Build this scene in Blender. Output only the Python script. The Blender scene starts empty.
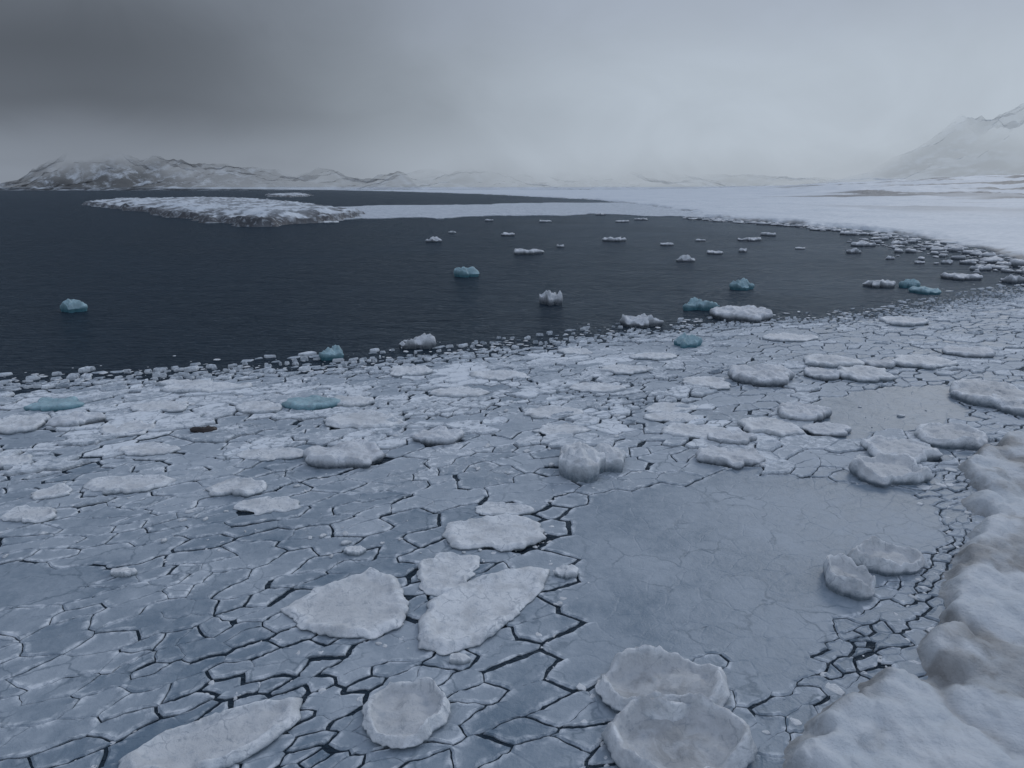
import bpy, math, random
import numpy as np
from mathutils import Vector, noise as mn
from mathutils.geometry import delaunay_2d_cdt
random.seed(7); rng=np.random.default_rng(11)
H=15.0; F=683.0; PITCH=math.atan(198/683)
cp,sp=math.cos(PITCH),math.sin(PITCH)
def G(px,py):
    """survey point -> position on the sea plane"""
    dx=(px-512)/F; dy=(384-py)/F
    t=-H/(dy*cp-sp)
    return (dx*t,(dy*sp+cp)*t)
def GP(l): return np.array([G(*p) for p in l])
scene=bpy.context.scene
# ------------------------------------------------------------- noise
def hsh(ix,iy,s):
    n=(ix.astype(np.int64)*374761393+iy.astype(np.int64)*668265263+s*144269504)&0xffffffff
    n=((n^(n>>13))*1274126177)&0xffffffff
    n=((n^(n>>15))*1103515245)&0xffffffff
    return ((n^(n>>16))&0xffffff)/float(0xffffff)
def vn(x,y,s=0):
    ix=np.floor(x);iy=np.floor(y);fx=x-ix;fy=y-iy
    fx=fx*fx*fx*(fx*(fx*6-15)+10);fy=fy*fy*fy*(fy*(fy*6-15)+10)
    a=hsh(ix,iy,s);b=hsh(ix+1,iy,s);c=hsh(ix,iy+1,s);d=hsh(ix+1,iy+1,s)
    return ((a*(1-fx)+b*fx)*(1-fy)+(c*(1-fx)+d*fx)*fy)*2-1
def fbm(x,y,s=0,o=4):
    r=0;a=1;t=0
    for i in range(o):
        r=r+a*vn(x,y,s+i*17);t+=a;a*=.5
        x,y=(x*.8-y*.6)*2.03+3.1,(x*.6+y*.8)*2.03+7.7
    return r/t
def worley(x,y,s=0):
    ix=np.floor(x);iy=np.floor(y);best=np.full(x.shape,9.0)
    for i in(-1,0,1):
        for j in(-1,0,1):
            cx=ix+i;cy=iy+j
            d=(cx+.15+.7*hsh(cx,cy,s)-x)**2+(cy+.15+.7*hsh(cx,cy,s+5)-y)**2
            best=np.minimum(best,d)
    return np.sqrt(best)
def sst(a,b,x):
    t=np.clip((x-a)/(b-a),0,1);return t*t*(3-2*t)
def segdist(P,A,B):
    d=B-A;L=(d**2).sum()+1e-12
    t=np.clip(((P-A)@d)/L,0,1)
    return np.hypot(P[:,0]-A[0]-t*d[0],P[:,1]-A[1]-t*d[1])
def polydist(P,poly,closed=False):
    n=len(poly);m=np.full(len(P),1e9)
    for i in range(n if closed else n-1):
        m=np.minimum(m,segdist(P,poly[i],poly[(i+1)%n]))
    return m
def inside(P,poly):
    r=np.zeros(len(P),bool);n=len(poly)
    for i in range(n):
        a=poly[i];b=poly[(i+1)%n]
        c=(a[1]>P[:,1])!=(b[1]>P[:,1])
        xi=(b[0]-a[0])*(P[:,1]-a[1])/((b[1]-a[1]) if b[1]!=a[1] else 1e-9)+a[0]
        r^=c&(P[:,0]<xi)
    return r
def sdf(P,poly):
    d=polydist(P,poly,True);return np.where(inside(P,poly),d,-d)
# ------------------------------------------------------------- node helper
class NT:
    def __init__(s,mat):
        mat.use_nodes=True;s.t=mat.node_tree;s.t.nodes.clear()
    def n(s,ty,**k):
        nd=s.t.nodes.new(ty);ins=k.pop('i',{})
        for a,b in k.items():setattr(nd,a,b)
        for a,b in ins.items():
            if isinstance(b,bpy.types.NodeSocket):s.t.links.new(b,nd.inputs[a])
            else:nd.inputs[a].default_value=b
        return nd
    def m(s,op,a,b=0.0,c=None,clamp=False):
        i={0:a,1:b}
        if c is not None:i[2]=c
        return s.n('ShaderNodeMath',operation=op,use_clamp=clamp,i=i).outputs[0]
    def mix(s,f,a,b,bl='MIX'):
        nd=s.n('ShaderNodeMix',data_type='RGBA',blend_type=bl)
        for k,v in ((0,f),(6,a),(7,b)):
            if isinstance(v,bpy.types.NodeSocket):s.t.links.new(v,nd.inputs[k])
            else:nd.inputs[k].default_value=v if k==0 else (*v,1)
        return nd.outputs[2]
    def noise(s,v,sc,det=4,ro=.55,dist=0.0):
        return s.n('ShaderNodeTexNoise',i={'Vector':v,'Scale':sc,'Detail':det,'Roughness':ro,'Distortion':dist}).outputs[0]
    def mr(s,v,a,b,c=0.0,d=1.0,st=True):
        return s.n('ShaderNodeMapRange',interpolation_type='SMOOTHSTEP' if st else 'LINEAR',i={0:v,1:a,2:b,3:c,4:d}).outputs[0]
    def attr(s,name):return s.n('ShaderNodeAttribute',attribute_name=name).outputs['Fac']
def newmat(name):
    m=bpy.data.materials.new(name);return m,NT(m)
def pos(t):return t.n('ShaderNodeNewGeometry').outputs['Position']
def warped(t,p,sc,amt):
    nz=t.n('ShaderNodeTexNoise',i={'Vector':p,'Scale':sc,'Detail':4.}).outputs[1]
    return t.n('ShaderNodeVectorMath',operation='ADD',i={0:p,1:t.n('ShaderNodeVectorMath',operation='SCALE',i={0:nz,3:amt}).outputs[0]}).outputs[0]
# ------------------------------------------------------------- materials
def mat_thin():
    m,t=newmat('thin_sea_ice');p=pos(t)
    tone=t.attr('tone');rim=t.attr('rim');snow=t.attr('snow')
    n1=t.noise(p,.35,5,.6,.6);n2=t.noise(p,2.2,6,.65,.4);n3=t.noise(p,11,4,.6);n4=t.noise(p,.11,4,.6,.8)
    vor=t.n('ShaderNodeTexVoronoi',feature='DISTANCE_TO_EDGE',i={'Vector':warped(t,p,.9,1.6),'Scale':.42}).outputs[0]
    vein=t.m('MULTIPLY',t.mr(vor,0.0,.035,1.0,0.0),t.mr(n1,.42,.62))
    fac=t.m('ADD',tone,t.m('MULTIPLY',t.m('SUBTRACT',n1,.5),.6))
    fac=t.m('ADD',fac,t.m('MULTIPLY',t.m('SUBTRACT',n4,.5),.45))
    fac=t.m('ADD',fac,t.m('MULTIPLY',t.m('SUBTRACT',n2,.5),.4))
    fr=t.m('MULTIPLY',rim,t.mr(n2,.4,.66,.03,.6))
    fac=t.m('ADD',fac,fr)
    th=t.m('SUBTRACT',.72,t.m('MULTIPLY',snow,.36))
    pat=t.m('MULTIPLY',t.m('SUBTRACT',t.m('ADD',t.m('MULTIPLY',n2,.65),t.m('MULTIPLY',n1,.35)),th),9.0,clamp=True)
    fac=t.m('ADD',fac,t.m('MULTIPLY',pat,t.m('ADD',.22,t.m('MULTIPLY',snow,.38))),clamp=True)
    col=t.mix(fac,(.135,.198,.262),(.76,.815,.865))
    col=t.mix(t.m('MULTIPLY',vein,.6),col,(.10,.148,.195))
    h=t.m('ADD',t.m('MULTIPLY',n2,.5),t.m('MULTIPLY',n3,.2));h=t.m('ADD',h,t.m('MULTIPLY',pat,.45))
    b=t.n('ShaderNodeBump',i={'Strength':.6,'Distance':.16,'Height':h}).outputs[0]
    rg=t.mr(fac,.1,.7,.40,.8)
    s=t.n('ShaderNodeBsdfPrincipled',i={'Base Color':col,'Roughness':rg,'Normal':b,'Specular IOR Level':.35})
    t.n('ShaderNodeOutputMaterial',i={0:s.outputs[0]});return m
def mat_floe(name,side,top=(.84,.88,.91)):
    m,t=newmat(name);p=pos(t)
    dirt=t.attr('dirt');sd=t.attr('side')
    n1=t.noise(p,1.1,5,.6,.5);n2=t.noise(p,4,7,.7,.3);n3=t.noise(p,16,4,.65)
    vor=t.n('ShaderNodeTexVoronoi',feature='DISTANCE_TO_EDGE',i={'Vector':warped(t,p,1.5,.7),'Scale':1.1}).outputs[0]
    crk=t.m('MULTIPLY',t.mr(vor,0.0,.04,1.0,0.0),t.mr(n1,.48,.6))
    col=t.mix(t.mr(n1,.32,.60),tuple(c*.70 for c in top),top)
    col=t.mix(t.mr(n2,.48,.68,0,.55),col,(.39,.455,.52))
    d=t.m('MULTIPLY',dirt,t.mr(n1,.34,.58,.15,.95),clamp=True)
    col=t.mix(d,col,(.29,.30,.305))
    col=t.mix(t.m('MULTIPLY',crk,.4),col,(.2,.25,.31))
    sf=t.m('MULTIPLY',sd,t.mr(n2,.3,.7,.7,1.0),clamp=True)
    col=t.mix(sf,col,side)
    h=t.m('ADD',t.m('MULTIPLY',n2,.8),t.m('ADD',t.m('MULTIPLY',n3,.25),n1))
    h=t.m('SUBTRACT',h,t.m('MULTIPLY',crk,.15))
    b=t.n('ShaderNodeBump',i={'Strength':.6,'Distance':.14,'Height':h}).outputs[0]
    s=t.n('ShaderNodeBsdfPrincipled',i={'Base Color':col,'Roughness':.62,'Normal':b,'Specular IOR Level':.3})
    t.n('ShaderNodeOutputMaterial',i={0:s.outputs[0]});return m
def mat_land():
    m,t=newmat('coast_snow');p=pos(t)
    dirt=t.attr('dirt');rock=t.attr('rock')
    n1=t.noise(p,.5,6,.6,.3);n2=t.noise(p,4,6,.65);n0=t.noise(p,.02,6,.6);n3=t.noise(p,1.6,5,.6,.4)
    col=t.mix(t.mr(n1,.35,.7),(.60,.665,.72),(.75,.80,.845))
    col=t.mix(t.mr(n0,.42,.65,0,.4),col,(.53,.605,.68))
    d=t.m('MULTIPLY',dirt,t.mr(n1,.25,.6,.5,1.0),clamp=True)
    col=t.mix(d,col,(.31,.318,.32))
    col=t.mix(t.m('MULTIPLY',t.mr(n3,.48,.68,0,.6),dirt,clamp=True),col,(.19,.19,.185))
    rk=t.m('MULTIPLY',rock,t.mr(n1,.3,.5,.5,1.0),clamp=True)
    col=t.mix(rk,col,(.06,.066,.075))
    h=t.m('ADD',t.m('MULTIPLY',n2,.35),t.m('ADD',n1,t.m('MULTIPLY',n3,.5)))
    b=t.n('ShaderNodeBump',i={'Strength':.7,'Distance':.3,'Height':h}).outputs[0]
    s=t.n('ShaderNodeBsdfPrincipled',i={'Base Color':col,'Roughness':.6,'Normal':b,'Specular IOR Level':.3})
    t.n('ShaderNodeOutputMaterial',i={0:s.outputs[0]});return m
def mat_mount(name,rockc=(.10,.105,.11)):
    m,t=newmat(name);p=pos(t)
    rock=t.attr('rock');n1=t.noise(p,.02,6,.65,.3)
    col=t.mix(t.m('MULTIPLY',rock,t.mr(n1,.32,.54),clamp=True),(.62,.68,.74),rockc)
    s=t.n('ShaderNodeBsdfDiffuse',i={'Color':col})
    tr=t.n('ShaderNodeBsdfTransparent')
    mx=t.n('ShaderNodeMixShader',i={0:t.attr('mist'),1:s.outputs[0],2:tr.outputs[0]})
    t.n('ShaderNodeOutputMaterial',i={0:mx.outputs[0]});return m
def mat_water():
    m,t=newmat('sea_water');p=pos(t)
    mp=t.n('ShaderNodeMapping',i={'Vector':p,'Rotation':(0,0,.35),'Scale':(.5,1.6,1)}).outputs[0]
    n1=t.noise(mp,1.1,4,.6,.4);n2=t.noise(mp,.16,4,.6,.3);n3=t.noise(p,.015,4,.6,1.);n4=t.noise(p,.03,5,.6,.8)
    h=t.m('ADD',n1,t.m('MULTIPLY',n2,3.0))
    b=t.n('ShaderNodeBump',i={'Strength':1.0,'Distance':t.mr(n3,.3,.7,.6,1.1),'Height':h}).outputs[0]
    # diffuse colour grows lighter to the right, its border broken by noise
    x=t.n('ShaderNodeSeparateXYZ',i={0:p}).outputs[0]
    gz=t.mr(t.m('ADD',x,t.m('MULTIPLY',t.m('SUBTRACT',n4,.5),110.)),-25.,100.,0.,.55)
    df=t.n('ShaderNodeBsdfDiffuse',i={'Color':t.mix(gz,(.020,.035,.052),(.105,.135,.17)),'Normal':b})
    gl=t.n('ShaderNodeBsdfGlossy',i={'Color':(.86,.94,1,1),'Roughness':.2,'Normal':b})
    fr=t.n('ShaderNodeFresnel',i={'IOR':1.33,'Normal':b}).outputs[0]
    mx=t.n('ShaderNodeMixShader',i={0:t.m('MULTIPLY',fr,t.mr(n3,.3,.7,.45,.66)),1:df.outputs[0],2:gl.outputs[0]})
    t.n('ShaderNodeOutputMaterial',i={0:mx.outputs[0]});return m
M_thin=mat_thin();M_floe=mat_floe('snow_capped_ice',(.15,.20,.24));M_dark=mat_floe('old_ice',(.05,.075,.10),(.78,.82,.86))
M_teal=mat_floe('blue_glacier_ice',(.05,.20,.26),(.38,.57,.63));M_land=mat_land();M_water=mat_water()
# ------------------------------------------------------------- mesh helper
def mkmesh(name,V,faces,mat,attrs={},smooth=True,quads=None):
    me=bpy.data.meshes.new(name)
    if quads is not None:
        nq=len(quads);me.vertices.add(len(V));me.vertices.foreach_set('co',np.asarray(V,np.float32).ravel())
        me.loops.add(nq*4);me.loops.foreach_set('vertex_index',np.asarray(quads,np.int32).ravel())
        me.polygons.add(nq);me.polygons.foreach_set('loop_start',np.arange(0,nq*4,4,dtype=np.int32))
        me.update(calc_edges=True)
    else:
        me.from_pydata([tuple(v) for v in V],[],faces)
    for k,v in attrs.items():
        a=me.attributes.new(k,'FLOAT','POINT');a.data.foreach_set('value',np.asarray(v,np.float32))
    me.polygons.foreach_set('use_smooth',[smooth]*len(me.polygons))
    me.materials.append(mat);me.validate()
    o=bpy.data.objects.new(name,me);scene.collection.objects.link(o);return o
def gridquads(nr,nc):
    i=np.arange(nr-1)[:,None]*nc+np.arange(nc-1)[None,:]
    return np.stack([i,i+1,i+nc+1,i+nc],-1).reshape(-1,4)
def prune(name,V,q,mat,attrs):
    used=np.unique(q);rm=np.full(len(V),-1);rm[used]=np.arange(len(used))
    return mkmesh(name,V[used],None,mat,{k:v[used] for k,v in attrs.items()},quads=rm[q])
# ------------------------------------------------------------- sea
S=9000
mkmesh('sea_water',[(-S,-300,0),(S,-300,0),(S,S,0),(-S,S,0)],[(0,1,2,3)],M_water)
# ------------------------------------------------------------- coast
shore=[(795,775),(832,730),(856,702),(905,690),(932,650),(930,612),(952,575),(976,530),(976,492),(950,470),(985,455),(1030,436),(1075,425),(1110,400),(1130,360),(1115,310),(1075,282),(1024,262),(985,250),(940,241),(880,232),(800,224),(740,220.5),(700,217.5),(690,212),(640,205),(600,200),(540,197),(480,194),(400,191.5),(330,190),(200,188.6),(0,188),(-200,187.8)]
sh=GP(shore)
land=np.vstack([[[2,-30],[5,4],[7.2,9]],sh,[[-12000,9000],[12000,12000],[12000,-30]]])
pen=GP([(85,205),(105,202.5),(150,202.5),(210,200.5),(262,202),(300,206),(345,212),(368,217),(340,220),(300,224),(282,227),(245,226.5),(215,223),(200,220),(160,217.5),(150,213),(120,209)])
pen2=GP([(268,195),(300,193.6),(312,196),(290,197.3),(272,196.8)])
shelf=GP([(300,208),(360,206),(450,205),(560,203),(640,203),(720,206),(730,222),(690,217),(640,216),(590,214.5),(530,216),(480,216),(430,218.5),(370,220),(330,221)])
def coast_height(P):
    x,y=P[:,0],P[:,1];r=np.hypot(x,y)
    wx_=x+.45*fbm(x*.6,y*.6,60,3);wy_=y+.45*fbm(x*.6,y*.6,61,3)
    lump=1-worley(wx_*.46,wy_*.46,9)**2*1.5
    lump2=1-worley(wx_*1.15,wy_*1.15,21)**2*1.5
    near=1-sst(60,160,r)
    w=.9*fbm(x*.35,y*.35,3,4)*np.clip(r/60,.8,12)+near*(lump-.5)*1.1
    s=sdf(P,land)+w
    edge=sst(-.1,.8,s)
    hn=edge*(.20+.42*np.maximum(lump,.0)+.20*lump2*sst(3,0,s)+.12*lump2+.18*fbm(x*.2,y*.2,8,3)+.13*fbm(x*1.5,y*1.5,88,5))+.03*np.clip(s,0,40)
    hf=sst(-2,6,s)*(1.3+.8*fbm(x*.05,y*.05,33,4))
    slope=.028*np.clip(s-5,0,600)*(.75+.45*fbm(x*.006,y*.006,44,5))
    azr=sst(.12,.75,x/np.maximum(y,1))
    hills=sst(90,500,s)*(12*fbm(x*.006,y*.006,12,6)+6*fbm(x*.02,y*.013,112,5))+sst(250,1100,s)*30
    slope=np.where(s>0,slope*(.15+.85*azr)+azr*np.maximum(hills,-4),0)
    lim=5+9*sst(-.2,.2,x/np.maximum(y,1))+70*azr
    slope=lim*(1-np.exp(-np.maximum(slope,0)/lim))
    h=near*hn+(1-near)*(hf+slope)
    h=np.where(s<-.1,-1.0,h)
    dirt=np.clip((1-edge)*.9+sst(.55,.0,lump)*.5,0,1)
    dirt=np.clip(dirt*.8+.2+.7*sst(-.1,.3,fbm(x*.4,y*.4,71,4)),0,1)*near
    st=fbm(x*.02+y*.006,y*.004,55,6)
    rock=(1-near)*sst(.15,.6,azr)*sst(.02,.16,st)*sst(60,200,s)*sst(-.15,.15,fbm(x*.005,y*.005,90,3))*.85
    rock=np.clip(rock+(1-near)*sst(3.5,1.5,s)*sst(.0,.3,fbm(x*.03,y*.03,66,4))*.8,0,1)
    for pl,hh in((pen,3.4),(pen2,1.8)):
        sp_=sdf(P,pl)+9*fbm(x*.06,y*.06,4,5)
        n=fbm(x*.10,y*.10,77,5)
        hp=sst(-1,3,sp_)*(1.1+hh*.35*(1+n)+1.4*np.abs(fbm(x*.3,y*.3,7,3)))+sst(4,20,sp_)*hh*.45
        rp=np.clip(sst(4.5,1.5,sp_)*1.1+sst(-.04,.14,fbm(x*.16,y*.09,99,5))*(.65+.35*sst(24,3,sp_))*.95,0,1)
        mk=(sp_>-1)&(s<0)
        h=np.where(mk,hp,h);rock=np.where(mk,rp,rock);dirt=np.where(mk,0,dirt)
    return h,dirt,rock
nr,nc=880,760
rr=np.geomspace(6,7500,nr);az=np.radians(np.linspace(-58,72,nc))
R,A=np.meshgrid(rr,az,indexing='ij')
P=np.stack([(R*np.sin(A)).ravel(),(R*np.cos(A)).ravel()],1)
h,dirt,rock=coast_height(P)
q=gridquads(nr,nc);keep=(h[q]>-.95).any(1);q=q[keep][:,::-1]
prune('snowy_coast',np.column_stack([P,h]),q,M_land,{'dirt':dirt,'rock':rock})
def flat_sheet(name,poly,z,tone,snow):
    n=len(poly);pts=[]
    for i in range(n):
        a=poly[i];b=poly[(i+1)%n];k=max(2,int(np.hypot(*(b-a))/3))
        for j in range(k):pts.append(a+(b-a)*j/k)
    pts=np.array(pts);w=np.stack([fbm(pts[:,0]*.04,pts[:,1]*.04,5,5),fbm(pts[:,0]*.04,pts[:,1]*.04,15,5)],1)*[14,30]
    pts=pts+w;N=len(pts)
    V=[(p[0],p[1],-.2) for p in pts]+[(p[0],p[1],z) for p in pts]
    Fc=[(i,(i+1)%N,N+(i+1)%N,N+i) for i in range(N)]+[tuple(range(N,2*N))]
    return mkmesh(name,V,Fc,M_thin,{'tone':[tone]*2*N,'snow':[snow]*2*N,'rim':[0]*2*N},smooth=False)
flat_sheet('fast_ice_shelf',shelf,.35,.40,.75)
# ------------------------------------------------------------- mountains (their upper slopes fade into cloud)
def mountain(name,x0,x1,y0,y1,hfun,mat,seed,z0,z1,base,nx=420,ny=110,rk=1.0,sc=1.0,ra=.5,r0=.12,r1=.36):
    X,Y=np.meshgrid(np.linspace(x0,x1,nx),np.linspace(y0,y1,ny),indexing='xy')
    x,y=X.ravel(),Y.ravel()
    v=(y-y0)/(y1-y0)
    wx=x+60*fbm(x*.004,y*.004,seed+3,3)
    rid=1-np.abs(fbm(wx*.0035*sc,y*.0035*sc,seed,6))*2.2
    h=hfun(x)*sst(0,1.0,v)*(1.05-ra+ra*rid)+hfun(x)*.10*fbm(x*.02,y*.02,seed+9,4)*sst(0,.3,v)
    ex=sst(0,.06,(x-x0)/(x1-x0))*sst(0,.06,(x1-x)/(x1-x0))
    h=h*ex-3*(1-sst(0,.05,v))
    hh=h.reshape(ny,nx);gy,gx=np.gradient(hh,(y1-y0)/(ny-1),(x1-x0)/(nx-1))
    sl=np.hypot(gx,gy).ravel()
    gul=fbm(x*.03,y*.008,seed+31,5)
    rock=np.clip(sst(r0,r1,sl+.22*gul)*rk,0,1)
    zz=h+(.5+fbm(x*.004,y*.004,seed+77,4))*(z1-z0)*.6
    b=base(x) if callable(base) else base
    mist=b+(1-b)*sst(z0,z1,zz)
    mist=np.maximum(mist,b+(1-b)*sst(.82,1,v))
    q=gridquads(ny,nx);q=q[(mist[q]<.985).any(1)]
    prune(name,np.column_stack([x,y,h]),q,mat,{'rock':rock,'mist':mist})
M_mA=mat_mount('misty_mountain_snow',(.075,.078,.08))
mountain('snow_mountain',-2150,-350,2500,2950,lambda x:np.interp(x,[-2150,-1950,-1750,-1500,-1300,-1050,-500,-350],[15,45,185,180,115,85,80,60]),M_mA,5,60,185,lambda x:np.interp(x,[-2150,-1850,-1700,-1350,-1150,-950],[.8,.55,.12,.22,.60,.76]),rk=1.1,r0=-.06,r1=.12)
mountain('snow_mountain',-620,1300,2300,2800,lambda x:np.interp(x,[-620,-300,0,300,700,1300],[30,85,135,110,60,50]),M_mA,23,10,110,.80,rk=1.2)
mountain('snow_mountain',700,2900,1350,2050,lambda x:np.interp(x,[700,1000,1150,1500,1850,2400,2900],[5,50,125,390,560,620,600]),M_mA,41,120,560,.74,nx=460,ny=200,rk=.8,ra=.3,r0=.3,r1=.6)
# ------------------------------------------------------------- sea-ice mosaic
edge_px=[(-420,402),(-200,394),(-60,388),(0,385),(100,378),(200,373),(300,367),(370,361),(450,353),(530,344),(620,331),(700,323),(760,319),(830,317),(900,311),(960,300),(1000,291),(1060,284),(1200,276)]
E=GP(edge_px)
icepoly=np.vstack([E,[[125,60],[70,5],[30,3],[-60,3]]])
big=GP([(548,545),(560,512),(600,497),(650,490),(700,480),(745,470),(800,478),(850,488),(900,487),(945,505),(944,545),(905,560),(870,592),(840,625),(822,655),(805,692),(770,702),(725,700),(700,672),(640,650),(600,662),(575,690),(548,662),(562,600)])
big2=GP([(818,398),(880,388),(950,384),(962,400),(985,425),(930,428),(880,436),(850,440),(832,424)])
big3=GP([(-60,570),(30,560),(90,575),(100,600),(40,620),(-60,625)])
leads=[GP([(556,440),(562,470),(560,500),(547,530),(545,560),(578,585),(560,610)]),GP([(400,640),(420,600),(470,560),(545,540)]),
 GP([(250,640),(300,650),(400,640),(440,655),(500,640)]),GP([(560,600),(540,660),(590,690),(600,740),(640,790)]),GP([(0,545),(90,500),(190,470),(300,452),(420,450)]),
 GP([(60,780),(140,735),(200,700),(290,690),(360,700)]),GP([(150,560),(230,545),(300,500),(330,470)]),GP([(830,695),(870,660),(905,600),(950,545)])]
def rad(x,y):
    base=.95+.7*mn.noise(Vector((x*.07,y*.07,3)))+.6*mn.noise(Vector((x*.33,y*.33,9)))
    return max(.36,base)
ang=math.radians(28);ca,sa=math.cos(ang),math.sin(ang);ST=1.75
NC=170000
cand=np.column_stack([rng.uniform(-75,100,NC),rng.uniform(6,118,NC)])
cand=cand[(np.abs(cand[:,0])<cand[:,1]*.82+8)];sE=sdf(cand,icepoly);cand=cand[sE>-5]
sE=sdf(cand,icepoly)
sL=sdf(cand,land);ok=sL<2.5;cand=cand[ok];sE=sE[ok];sL=sL[ok]
edgeD=polydist(cand,E)
cell={};pts=[]
def tr(x,y):return ((x*ca+y*sa)/ST,(-x*sa+y*ca))
for i,(x,y) in enumerate(cand):
    r=rad(x,y)
    if edgeD[i]<6:r=min(r,1.2)*(.42+.1*max(edgeD[i],0))*random.uniform(.7,1.3)
    if sL[i]>-3 and y<40:r*=.62
    u,v=tr(x,y)
    c=(int(u//1.2),int(v//1.2));good=True
    for a in range(c[0]-2,c[0]+3):
        for b in range(c[1]-2,c[1]+3):
            for (uu,vv,r2) in cell.get((a,b),()):
                if (uu-u)**2+(vv-v)**2<(min(r,r2)*.5+r*.5)**2*.7:good=False;break
            if not good:break
        if not good:break
    if good:
        cell.setdefault(c,[]).append((u,v,r));pts.append((x,y,u,v))
pts=np.array(pts);NP=len(pts);print('seeds',NP)
res=delaunay_2d_cdt([Vector((p[2],p[3])) for p in pts],[],[],0,1e-7)
ov=res[0];tris=res[2];orig=res[3]
idm=[o[0] if o else -1 for o in orig]
inc=[[] for _ in range(NP)];cc=[]
for ti,t in enumerate(tris):
    a,b,c=[ov[k] for k in t]
    d=2*(a.x*(b.y-c.y)+b.x*(c.y-a.y)+c.x*(a.y-b.y))
    if abs(d)<1e-9:d=1e-9
    a2,b2,c2=a.length_squared,b.length_squared,c.length_squared
    ux=(a2*(b.y-c.y)+b2*(c.y-a.y)+c2*(a.y-b.y))/d;uy=(a2*(c.x-b.x)+b2*(a.x-c.x)+c2*(b.x-a.x))/d
    cc.append((ux,uy))
    for k in t:inc[idm[k]].append(ti)
tset=[set(idm[k] for k in t) for t in tris]
par=list(range(NP))
def fd(a):
    while par[a]!=a:par[a]=par[par[a]];a=par[a]
    return a
PT=pts[:,:2]
reg=np.zeros(NP,int)
for k,pl in enumerate((big,big2,big3)):reg[inside(PT,pl)]=k+1
for k in(1,2,3):
    ids=np.where(reg==k)[0]
    for i in ids:par[fd(i)]=fd(ids[0])
eD=polydist(PT,E);sEa=sdf(PT,icepoly)
size=np.ones(NP)
order=list(range(NP));random.shuffle(order)
for rep in range(2):
  for i in order:
    if reg[i] or eD[i]<4 or not inc[i] or random.random()>.5:continue
    t=random.choice(inc[i]);o=[k for k in tset[t] if k!=i and not reg[k]]
    if o:
        a,b=fd(i),fd(random.choice(o))
        if a!=b and size[a]+size[b]<=(9 if PT[i,1]<36 else 7):par[a]=b;size[b]+=size[a]
cells=[]
for i in range(NP):
    if len(inc[i])<3:continue
    u,v=pts[i,2:]
    L=sorted(inc[i],key=lambda t:math.atan2(sum(ov[k].y for k in tris[t])/3-v,sum(ov[k].x for k in tris[t])/3-u))
    poly=[];nb=[];bad=False
    for k in range(len(L)):
        s=(tset[L[k]]&tset[L[(k+1)%len(L)]])-{i}
        if len(s)!=1:bad=True;break
        nb.append(next(iter(s)));cu,cv=cc[L[k]]
        if math.hypot(cu-u,cv-v)>5:bad=True;break
        X=cu*ST;poly.append((X*ca-cv*sa,X*sa+cv*ca))
    if bad:continue
    cells.append((i,poly,nb))
allm=np.array([((p[k][0]+p[(k+1)%len(p)][0])/2,(p[k][1]+p[(k+1)%len(p)][1])/2) for _,p,_ in cells for k in range(len(p))])
ld=np.full(len(allm),1e9)
for l in leads:ld=np.minimum(ld,polydist(allm,l))
eM=polydist(allm,E);wn=fbm(allm[:,0]*.11,allm[:,1]*.11,202,3)
def clip(poly,ids,nx,ny,c,eid):
    out=[];oi=[]
    n=len(poly)
    for k in range(n):
        p=poly[k];q_=poly[(k+1)%n];dp=p[0]*nx+p[1]*ny-c;dq=q_[0]*nx+q_[1]*ny-c
        if dp>=0:
            out.append(p);oi.append(ids[k])
            if dq<0:
                t=dp/(dp-dq);out.append((p[0]+(q_[0]-p[0])*t,p[1]+(q_[1]-p[1])*t));oi.append(eid)
        elif dq>=0:
            t=dp/(dp-dq);out.append((p[0]+(q_[0]-p[0])*t,p[1]+(q_[1]-p[1])*t));oi.append(ids[k])
    return out,oi
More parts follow.
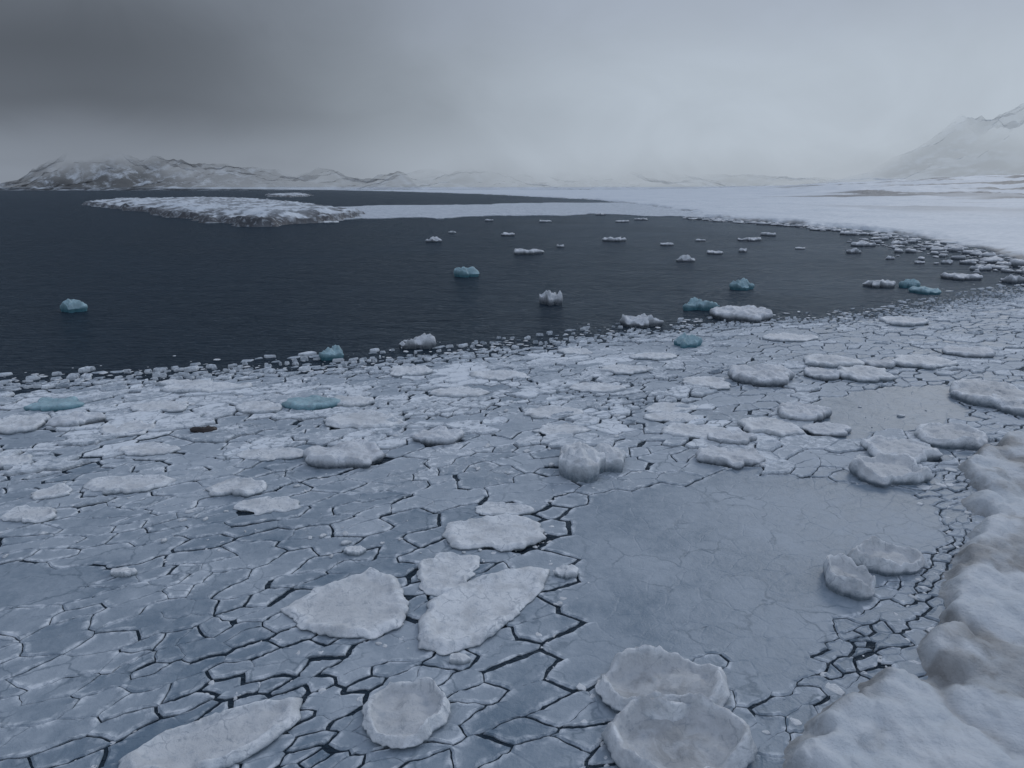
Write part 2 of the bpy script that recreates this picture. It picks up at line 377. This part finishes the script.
PXL=[ # cx,cy,w,h,thick,rim,dirt,mat
(660,690,120,62,.46,.8,.9,0),(676,744,130,72,.46,.8,.9,0),(405,714,76,60,.38,.75,.6,0),(446,573,58,40,.2,.4,.2,0),(495,533,98,34,.22,.4,.2,0),
(580,463,44,44,1.1,-.25,.2,0),(609,459,32,28,.8,-.2,.2,0),(345,455,82,28,.6,.1,.1,1),(437,437,48,20,.5,.1,.1,1),(240,487,56,20,.3,.2,.2,0),(127,485,78,18,.25,.3,.2,0),
(884,560,74,30,.5,.6,.6,0),(847,580,42,38,.5,.6,.7,0),(887,471,72,32,.6,.4,.5,0),(900,451,68,28,.55,.2,.4,0),(951,437,68,24,.6,.2,.6,0),
(730,458,62,22,.45,.1,.2,1),(735,438,44,18,.5,0,.2,1),(768,428,60,22,.35,.1,.2,0),(692,432,58,18,.3,.1,.2,0),(803,413,56,22,.6,0,.2,1),(826,430,46,14,.35,0,.2,1),
(763,376,56,22,.8,-.1,.2,1),(740,314,56,16,.9,0,.1,1),(832,362,54,16,.55,0,.3,0),(862,374,52,18,.55,0,.3,0),(822,374,34,14,.5,0,.3,1),(880,364,30,10,.45,0,.3,1),
(990,395,72,28,.8,-.1,.6,0),(1016,406,40,22,.7,0,.6,0),(922,362,60,14,.45,0,.3,0),(968,352,46,12,.5,0,.3,1),
(705,383,52,14,.3,.1,.1,0),(625,370,48,11,.3,.1,.1,0),(500,376,62,12,.3,.1,.1,0),(905,322,46,9,.5,0,.3,0),(668,408,54,12,.2,.2,.2,0),(672,418,60,12,.2,.2,.2,0),(550,413,60,14,.2,.2,.2,0),
(55,405,52,16,.5,0,.1,2),(78,421,46,16,.45,0,.1,1),(24,424,44,18,.4,.1,.1,0),(182,384,46,9,.4,0,.1,0),(210,388,80,9,.4,.1,.1,0),(312,404,54,16,.5,0,.1,2),(258,408,46,14,.4,0,.1,0),(366,421,70,20,.3,.2,.2,0),(352,402,40,14,.4,0,.1,0),
(14,462,40,14,.35,.1,.1,0),(30,515,52,16,.2,.3,.3,0),(52,493,40,14,.2,.2,.3,0),(270,505,60,18,.16,.3,.3,0),(125,430,50,16,.25,.2,.2,0),(150,450,60,14,.2,.2,.2,0),
(410,372,40,12,.35,0,.1,0),(460,392,60,12,.25,.1,.1,0),(600,388,50,11,.25,.1,.1,0),(655,357,42,9,.3,0,.1,0),(575,352,36,8,.3,0,.1,0),(790,338,44,9,.3,0,.2,0),(560,430,54,14,.2,.2,.2,0),(505,510,60,12,.2,.2,.2,0),(272,455,60,14,.25,.2,.2,0),(160,407,60,13,.25,.1,.2,0),
(460,660,22,12,.3,0,.2,0),(566,573,22,14,.3,0,.2,0),(355,551,20,12,.25,0,.2,0),(125,573,26,10,.25,0,.2,0)]
POLS=[([(120,764),(150,745),(215,722),(270,706),(304,704),(302,722),(270,748),(235,770),(170,785),(125,785)],.28,.45),
([(282,612),(318,590),(372,573),(398,582),(409,606),(405,628),(375,642),(330,640),(300,632)],.26,.4),
([(418,628),(430,604),(470,582),(530,568),(548,574),(545,590),(512,622),(480,648),(445,656),(420,652)],.22,.15)]
floeworld=[]
under=np.zeros(NP,bool)
for (cx,cy,w,hh,th,rimv,dv,mi) in PXL:
    c=G(cx,cy);sl=math.sqrt(c[0]**2+c[1]**2+H*H);sinA=H/sl;cosA=math.hypot(*c)/sl
    m=sl/F*math.cos(math.atan2(c[0],math.hypot(c[1],H)))
    a=w*m/2;b=max((hh*m-th*cosA)/sinA/2,a*.42);b=min(b,a*1.5)
    c=G(cx,cy+th*cosA/m*.5)
    floeworld.append((c,a,b))
    if a>1.3:
        dx=PT[:,0]-c[0];dy=PT[:,1]-c[1];under|=((dx/a)**2+(dy/b)**2<.35)
for pl,_,_ in POLS:under|=(sdf(PT,GP(pl))>.5)
outl=[];meta=[];ei=0
gt={}
for i,poly,nb in cells:
    n=len(poly);es=slice(ei,ei+n);lds=ld[es];ems=eM[es];wns=wn[es];ei+=n
    if under[i] and not reg[i]:continue
    near=eD[i]
    out=sEa[i]<0
    if out and near>5:continue
    if out and random.random()<.25+.16*near:continue
    if not out and near<3 and random.random()<.12:continue
    g=fd(i)
    if g not in gt:
        rg_=random.Random(g);x,y=PT[g]
        z=.55*mn.noise(Vector((x*.05,y*.05,1)))
        band=max(0,min(1,(y-24)/14))
        snowv=band*(.32+.68*rg_.random()**1.05)+(1-band)*.38*rg_.random()**2.2+.3*z
        if x>14:snowv*=.8
        tn=.13+.24*rg_.random()+.10*z+.12*band
        th=.03+.04*rg_.random()*(1+snowv)
        if snowv>.58:th+=rg_.random()*.16;tn+=.15
        gt[g]=(tn,max(0,min(1,snowv)),th)
    tn,snowv,th=gt[g]
    if reg[i]==1:tn,snowv,th=.26,.08,.04
    if reg[i]==2:tn,snowv,th=.16,.05,.04
    if reg[i]==3:tn,snowv,th=.22,.05,.04
    p=list(poly);ids=list(range(n));eint=[fd(nb[k])==g for k in range(n)];hair=[False]*n
    for k in range(n):
        a=poly[k];b=poly[(k+1)%n];ex,ey=b[0]-a[0],b[1]-a[1];l=math.hypot(ex,ey)
        if l<1e-6:continue
        nx,ny=-ey/l,ex/l
        far=min(1,max(0,(PT[i,1]-18)/25))
        hr_=hsh(np.array([min(i,nb[k])]),np.array([max(i,nb[k])]),3)[0]
        if eint[k]:
            if reg[i] or hr_>.42:continue
            w=.006+.010*far;hair[k]=True
        else:
            w=(.012+.024*far)*(1+.9*hr_)*(1.0+2.2*max(0,wns[k]+.05))
            if hr_>.94:w+=.045+.05*far
            if lds[k]<.8:w+=.03
            if ems[k]<5:w+=.09*(1-ems[k]/5)
            if out:w+=.06
        p,ids=clip(p,ids,nx,ny,a[0]*nx+a[1]*ny+w,k)
        if len(p)<3:break
    if len(p)<3:continue
    A_=sum(p[k][0]*p[(k+1)%len(p)][1]-p[(k+1)%len(p)][0]*p[k][1] for k in range(len(p)))/2
    if A_<.03:continue
    pancake=snowv>.66 and not any(eint)
    if pancake:
        q2=[];i2=[]
        for k in range(len(p)):
            a=p[k];b=p[(k+1)%len(p)]
            q2+=[(a[0]*.8+b[0]*.2,a[1]*.8+b[1]*.2),(a[0]*.2+b[0]*.8,a[1]*.2+b[1]*.8)];i2+=[ids[k],ids[k]]
        p,ids=q2,i2
    stp=.13 if PT[i,1]<35 else .28
    o=[];rm_=[]
    for k in range(len(p)):
        a=p[k];b=p[(k+1)%len(p)];l=math.hypot(b[0]-a[0],b[1]-a[1]);m=max(1,int(l/stp))
        it=0 if (eint[ids[k]] and not hair[ids[k]]) else (.35 if hair[ids[k]] else 1)
        for j in range(m):
            o.append((a[0]+(b[0]-a[0])*j/m,a[1]+(b[1]-a[1])*j/m));rm_.append(it)
    outl.append(o);meta.append((tn,snowv,th,rm_,pancake))
cat=np.array([p for o in outl for p in o])
x,y=cat[:,0],cat[:,1]
wx=.5*fbm(x*.22,y*.22,301,2)+.16*fbm(x*1.3,y*1.3,311,4);wy=.5*fbm(x*.22,y*.22,321,2)+.16*fbm(x*1.3,y*1.3,331,4)
jit=.03*fbm(x*6,y*6,341,2)
cat=cat+np.stack([wx+jit,wy-jit],1)
V=[];Fc=[];aT=[];aS=[];aR=[];k=0
for o,(tn,sn,th,rm_,pk) in zip(outl,meta):
    n=len(o);c=cat[k:k+n];k+=n;ctr=c.mean(0);d=ctr-c;L=np.hypot(d[:,0],d[:,1])+1e-6
    r_=np.array(rm_,float);b0=len(V)
    i1=c+d*(np.minimum(.07,L*.25)/L)[:,None];i2=c+d*(np.minimum(.28,L*.5)/L)[:,None]
    up=.03 if not pk else .09
    for q_,z,rv in((c,-.12+0*r_,r_*.2),(c,th*.75+0*r_,r_*.8),(i1,th+r_*up,r_),(i2,th+0*r_,r_*0)):
        for j in range(n):V.append((q_[j,0],q_[j,1],z[j]))
        aR+=list(rv)
    aT+=[tn]*(4*n);aS+=[sn]*(4*n)
    for s in range(3):
        for j in range(n):
            j2=(j+1)%n;Fc.append((b0+s*n+j,b0+s*n+j2,b0+(s+1)*n+j2,b0+(s+1)*n+j))
    Fc.append(tuple(range(b0+3*n,b0+4*n)))
print('floes',len(outl),'verts',len(V))
mkmesh('sea_ice_mosaic',V,Fc,M_thin,{'tone':aT,'snow':aS,'rim':aR},smooth=False)
# ------------------------------------------------------------- raised floes
MATS=[M_floe,M_dark,M_teal]
def raised(name,ctr,rf,th,rimv,dv,mat,seed,NT_=72,rough=1.0):
    sc=np.mean([rf(2*math.pi*k/12) for k in range(12)])
    prof=[(0,1),(.1,1),(.2,1),(.3,1),(.4,1),(.5,1),(.58,1),(.66,1),(.73,1),(.79,1),(.84,1),(.885,1),(.925,.97),(.96,.9),(.985,.78),(1,.62),(.995,.45),(.965,.3),(.94,.14),(.93,-.3)]
    V=[];D=[];Sd=[]
    for pi,(rf_,zf) in enumerate(prof):
        for j in range(NT_):
            a=2*math.pi*j/NT_;r=rf(a)*rf_
            x=ctr[0]+r*math.cos(a);y=ctr[1]+r*math.sin(a)
            nz=mn.fractal(Vector((x*.9/sc**.5+seed,y*.9/sc**.5,seed*.7)),1,2,4)
            nz2=mn.noise(Vector((x*4,y*4,seed)))
            nz3=mn.noise(Vector((x*1.7,y*1.7,seed+4)))
            g=math.exp(-((rf_-.86-.06*nz3)/.09)**2)
            top=min(1,max(0,(zf-.3)/.6))
            z=th*zf*(1-.5*max(0,rimv)*(1-g)*top+rimv*.6*g*(1+nz) + rough*.42*nz*top+.16*nz2*top+.14*nz3*top)
            if rimv<0:z+=th*(-rimv)*1.2*(1-rf_**2)
            V.append((x+.03*nz2,y+.03*nz2,z))
            D.append(dv*min(1,(max(0,1-rf_/.84)**.33+.4*max(0,-nz))) if rf_<.87 else 0.0)
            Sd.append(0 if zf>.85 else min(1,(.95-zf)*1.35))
    Q=[]
    for i in range(1,len(prof)-1):
        for j in range(NT_):
            j2=(j+1)%NT_;Q.append((i*NT_+j,(i+1)*NT_+j,(i+1)*NT_+j2,i*NT_+j2))
    V[0]=tuple(np.mean(V[NT_:2*NT_],axis=0));
    Q=[(0,NT_+j,NT_+(j+1)%NT_) for j in range(NT_)]+Q
    return mkmesh(name,V,Q,mat,{'dirt':D,'side':Sd})
def ell(a,b,seed,irr=.16):
    def f(t):
        c,s=math.cos(t),math.sin(t)
        r=1/math.sqrt((c/a)**2+(s/b)**2)
        return r*(1+irr*1.3*mn.noise(Vector((c*1.3+seed,s*1.3,seed*.3)))+irr*.6*mn.noise(Vector((c*3.5+seed,s*3.5,2)))+.05*mn.noise(Vector((c*12,s*12,seed))))
    return f
for k,((cx,cy,w,hh,th,rimv,dv,mi),(c,a,b)) in enumerate(zip(PXL,floeworld)):
    irr=.1 if (cy>650 or dv>.5) else .30
    raised('ice_floe',c,ell(a,b,k*3.17+1,irr),th,rimv,dv,MATS[mi],k*1.7+.3,NT_=96 if cy>500 else 64)
def polyrf(pl,ctr,seed):
    n=len(pl)
    def f(t):
        dx,dy=math.cos(t),math.sin(t);best=1
        for i in range(n):
            ax,ay=pl[i]-ctr;bx,by=pl[(i+1)%n]-ctr;ex,ey=bx-ax,by-ay
            den=dx*ey-dy*ex
            if abs(den)<1e-9:continue
            tt=(ax*ey-ay*ex)/den;ss=(ax*dy-ay*dx)/den
            if tt>0 and -1e-6<=ss<=1+1e-6:best=tt
        return best*(1+.07*mn.noise(Vector((dx*5+seed,dy*5,1)))+.03*mn.noise(Vector((dx*15,dy*15,seed))))
    return f
for k,(pl,th,dv) in enumerate(POLS):
    w=GP(pl);c=w.mean(0);raised('ice_floe',c,polyrf(w,c,k),th,.5,dv,M_floe,50+k*2.1,NT_=140,rough=.9)
# ------------------------------------------------------------- drifting bergs
BG=[(72,305,26,15,2),(465,272,20,11,2),(551,298,21,15,1),(414,340,38,16,1),(333,352,25,15,2),(640,320,30,13,1),(525,251,32,7,1),(434,240,11,5,1),(508,234,13,4,1),(545,221,12,3,0),(617,239,20,6,1),(668,244,12,4,1),
(698,304,30,13,2),(741,285,19,10,2),(686,341,25,13,2),(685,259,14,7,1),(716,252,14,5,1),(743,250,10,5,1),(750,239,22,5,1),(768,234,14,5,1),(878,283,26,10,1),(908,284,17,9,2),(926,290,24,8,2),(960,276,30,8,1),
(853,233,22,5,1),(862,244,20,6,1),(853,251,14,6,1),(980,268,18,6,1),(330,222,14,3,0),(490,220,8,3,1),(622,221,10,3,1),(640,219,12,3,1),(1012,279,22,9,1),(880,238,14,5,1),(900,243,14,5,1),(820,229,14,4,1),(452,232,7,3,0),(700,240,8,3,1),(600,214,9,3,1),(918,262,9,4,1),(890,258,8,4,1),(946,262,10,5,1),(560,246,7,3,1),(800,248,8,3,1)]
for k,(cx,cy,w,hh,mi) in enumerate(BG):
    c=G(cx,cy+hh*.4);sl=math.sqrt(c[0]**2+c[1]**2+H*H);m=sl/F*math.cos(math.atan2(c[0],math.hypot(c[1],H)))
    a=w*m/2;th=hh*m*.52;b=a*random.uniform(.6,.95)
    raised('drifting_ice_block' if mi!=2 else 'blue_ice_block',c,ell(a,b,k*5.3+2,.6),th,-.3 if hh/w>.45 else .05,.1,MATS[mi],k*2.9+.9,NT_=48,rough=2.2 if hh/w>.4 else 1.3)
# ------------------------------------------------------------- brash
def brash(name,items,mat):
    V=[];Q=[];D=[];Sd=[];N=9
    for (x,y,r,hh) in items:
        b=len(V);ph=random.random()*6;rs=[r*random.uniform(.6,1.2) for _ in range(N)];el=random.uniform(.5,1);ro=random.random()*3
        tx,ty=random.uniform(-.25,.25),random.uniform(-.25,.25)
        for rf_,zf,s in((.88,-.15,1),(.95,.3,.9),(1,.62,.45),(.86,.95,0),(.45,1.05,0)):
            for j in range(N):
                a=ph+2*math.pi*j/N;u=rs[j]*rf_*math.cos(a);v=rs[j]*rf_*math.sin(a)*el
                X=u*math.cos(ro)-v*math.sin(ro);Y=u*math.sin(ro)+v*math.cos(ro)
                z=hh*zf*(1+(random.uniform(-.18,.18) if zf>.5 else 0))+(tx*u+ty*v)*max(0,zf)*hh/max(r,.01)
                V.append((x+X,y+Y,z));D.append(.1);Sd.append(s)
        for s in range(4):
            for j in range(N):
                j2=(j+1)%N;Q.append((b+s*N+j,b+s*N+j2,b+(s+1)*N+j2,b+(s+1)*N+j))
        Q.append(tuple(range(b+4*N,b+5*N)))
    mkmesh(name,V,Q,mat,{'dirt':D,'side':Sd})
def along(poly,n,spread,lo,hi,hr,pw=2.0):
    seg=np.hypot(*(poly[1:]-poly[:-1]).T);cum=np.concatenate([[0],np.cumsum(seg)]);it=[]
    for _ in range(n):
        t=random.random()*cum[-1];k=min(len(seg)-1,int(np.searchsorted(cum,t)-1));k=max(k,0);f=(t-cum[k])/seg[k]
        p=poly[k]+(poly[k+1]-poly[k])*f;r=lo+(hi-lo)*random.random()**pw
        it.append((p[0]+random.gauss(0,spread),p[1]+random.gauss(0,spread),r,r*random.uniform(*hr)))
    return it
brash('brash_ice',along(E,1300,2.0,.05,.45,(.1,.25),2.6),M_floe)
it=[]
for l in leads:it+=along(l,40,.3,.04,.17,(.25,.5),2)
for _ in range(260):
    px,py=random.uniform(0,1000),random.uniform(395,560);c=G(px,py)
    if inside(np.array([c]),big)[0]:continue
    r=.05+.24*random.random()**3
    it.append((c[0],c[1],r,.07+r*random.uniform(.2,.45)))
brash('ice_rubble',it,M_floe)
bl=GP([(1075,287),(1035,275),(985,257),(940,246),(880,236),(800,227),(740,223),(690,219)])
brash('stranded_ice',along(bl,460,1.9,.25,2.1,(.3,.6),1.8),M_dark)
bl=GP([(1090,300),(1040,282),(1000,272),(930,252),(860,240)])
brash('stranded_ice',along(bl,100,3.4,.4,1.7,(.35,.6),1.5),M_dark)
sh2=GP([(804,745),(853,690),(904,672),(936,630),(930,600),(950,565),(970,520),(964,485),(986,455),(1030,436)])-np.array([.6,0])
brash('shore_ice_rubble',along(sh2,80,.5,.08,.42,(.15,.35),1.8),M_floe)
c=G(204,433)  # small blackish brown lump set on the ice
mm,t=newmat('dark_brown');t.n('ShaderNodeOutputMaterial',i={0:t.n('ShaderNodeBsdfPrincipled',i={'Base Color':t.mix(t.noise(pos(t),4),(.010,.009,.010),(.035,.024,.022)),'Roughness':.5}).outputs[0]})
raised('dark_lump',c,ell(.7,.4,91,.5),.3,-.3,0,mm,17.3,NT_=40,rough=1.8)
# ------------------------------------------------------------- sky
w=bpy.data.worlds.new('World');scene.world=w;t=NT(w)
d=t.n('ShaderNodeTexCoord').outputs['Generated']
sx=t.n('ShaderNodeSeparateXYZ',i={0:d});X,Z=sx.outputs[0],sx.outputs[2]
mp=t.n('ShaderNodeMapping',i={'Vector':d,'Scale':(1,1,1.5)}).outputs[0]
n1=t.noise(mp,1.9,3,.45,.3);n2=t.noise(mp,5,5,.55,.5)
zz=t.m('ADD',Z,t.m('MULTIPLY',t.m('SUBTRACT',n1,.5),.09))
zz=t.m('ADD',zz,t.m('MULTIPLY',t.m('SUBTRACT',n2,.5),.06))
def ramp(f,st):
    r=t.n('ShaderNodeValToRGB',i={0:f});cr=r.color_ramp;cr.interpolation='EASE'
    while len(cr.elements)<len(st):cr.elements.new(.5)
    for e,(p_,c_) in zip(cr.elements,st):e.position=p_;e.color=(*c_,1)
    return r.outputs[0]
def g(v,b=1.20):return (v*.875,v*1.0,v*b)
left=ramp(zz,[(0,g(.27)),(.02,g(.245)),(.09,g(.13)),(.15,g(.112)),(.24,g(.15)),(.6,g(.38,1.26)),(1,g(.50,1.28))])
right=ramp(zz,[(0,g(.45,1.15)),(.05,g(.51,1.15)),(.12,g(.51,1.15)),(.25,g(.42)),(.5,g(.41,1.26)),(1,g(.50,1.28))])
xf=t.m('ADD',X,t.m('MULTIPLY',t.m('SUBTRACT',n1,.5),.4))
cl=t.mix(t.mr(xf,-.55,.27),left,right)
gr=t.mr(n2,.25,.75,.92,1.08,False)
cl=t.mix(1.0,cl,t.n('ShaderNodeCombineColor',i={0:gr,1:gr,2:gr}).outputs[0],'MULTIPLY')
SE,SR=math.radians(32),math.radians(35)
sky=t.n('ShaderNodeTexSky',sky_type='NISHITA',sun_disc=False,sun_elevation=SE,sun_rotation=SR)
skd=t.mix(1.0,sky.outputs[0],(.05,.05,.05),'MULTIPLY')
col=t.mix(.975,skd,cl)
bg=t.n('ShaderNodeBackground',i={0:col,1:1.0});t.n('ShaderNodeOutputWorld',i={0:bg.outputs[0]})
sl=bpy.data.lights.new('sun','SUN');sl.energy=.5;sl.angle=math.radians(16);sl.color=(1,.985,.96)
so=bpy.data.objects.new('sun',sl);scene.collection.objects.link(so)
dv=Vector((math.sin(SR)*math.cos(SE),math.cos(SR)*math.cos(SE),math.sin(SE)))
so.rotation_euler=dv.to_track_quat('Z','Y').to_euler();so.location=(0,0,60)
# ------------------------------------------------------------- camera
cd=bpy.data.cameras.new('camera');cd.sensor_width=36;cd.lens=F/1024*36;cd.clip_end=30000;cd.clip_start=.1
co=bpy.data.objects.new('camera',cd);scene.collection.objects.link(co);co.location=(0,0,H);co.rotation_euler=(math.pi/2-PITCH,0,0)
scene.camera=co
scene.view_settings.view_transform='Standard';scene.view_settings.look='None';scene.view_settings.exposure=0
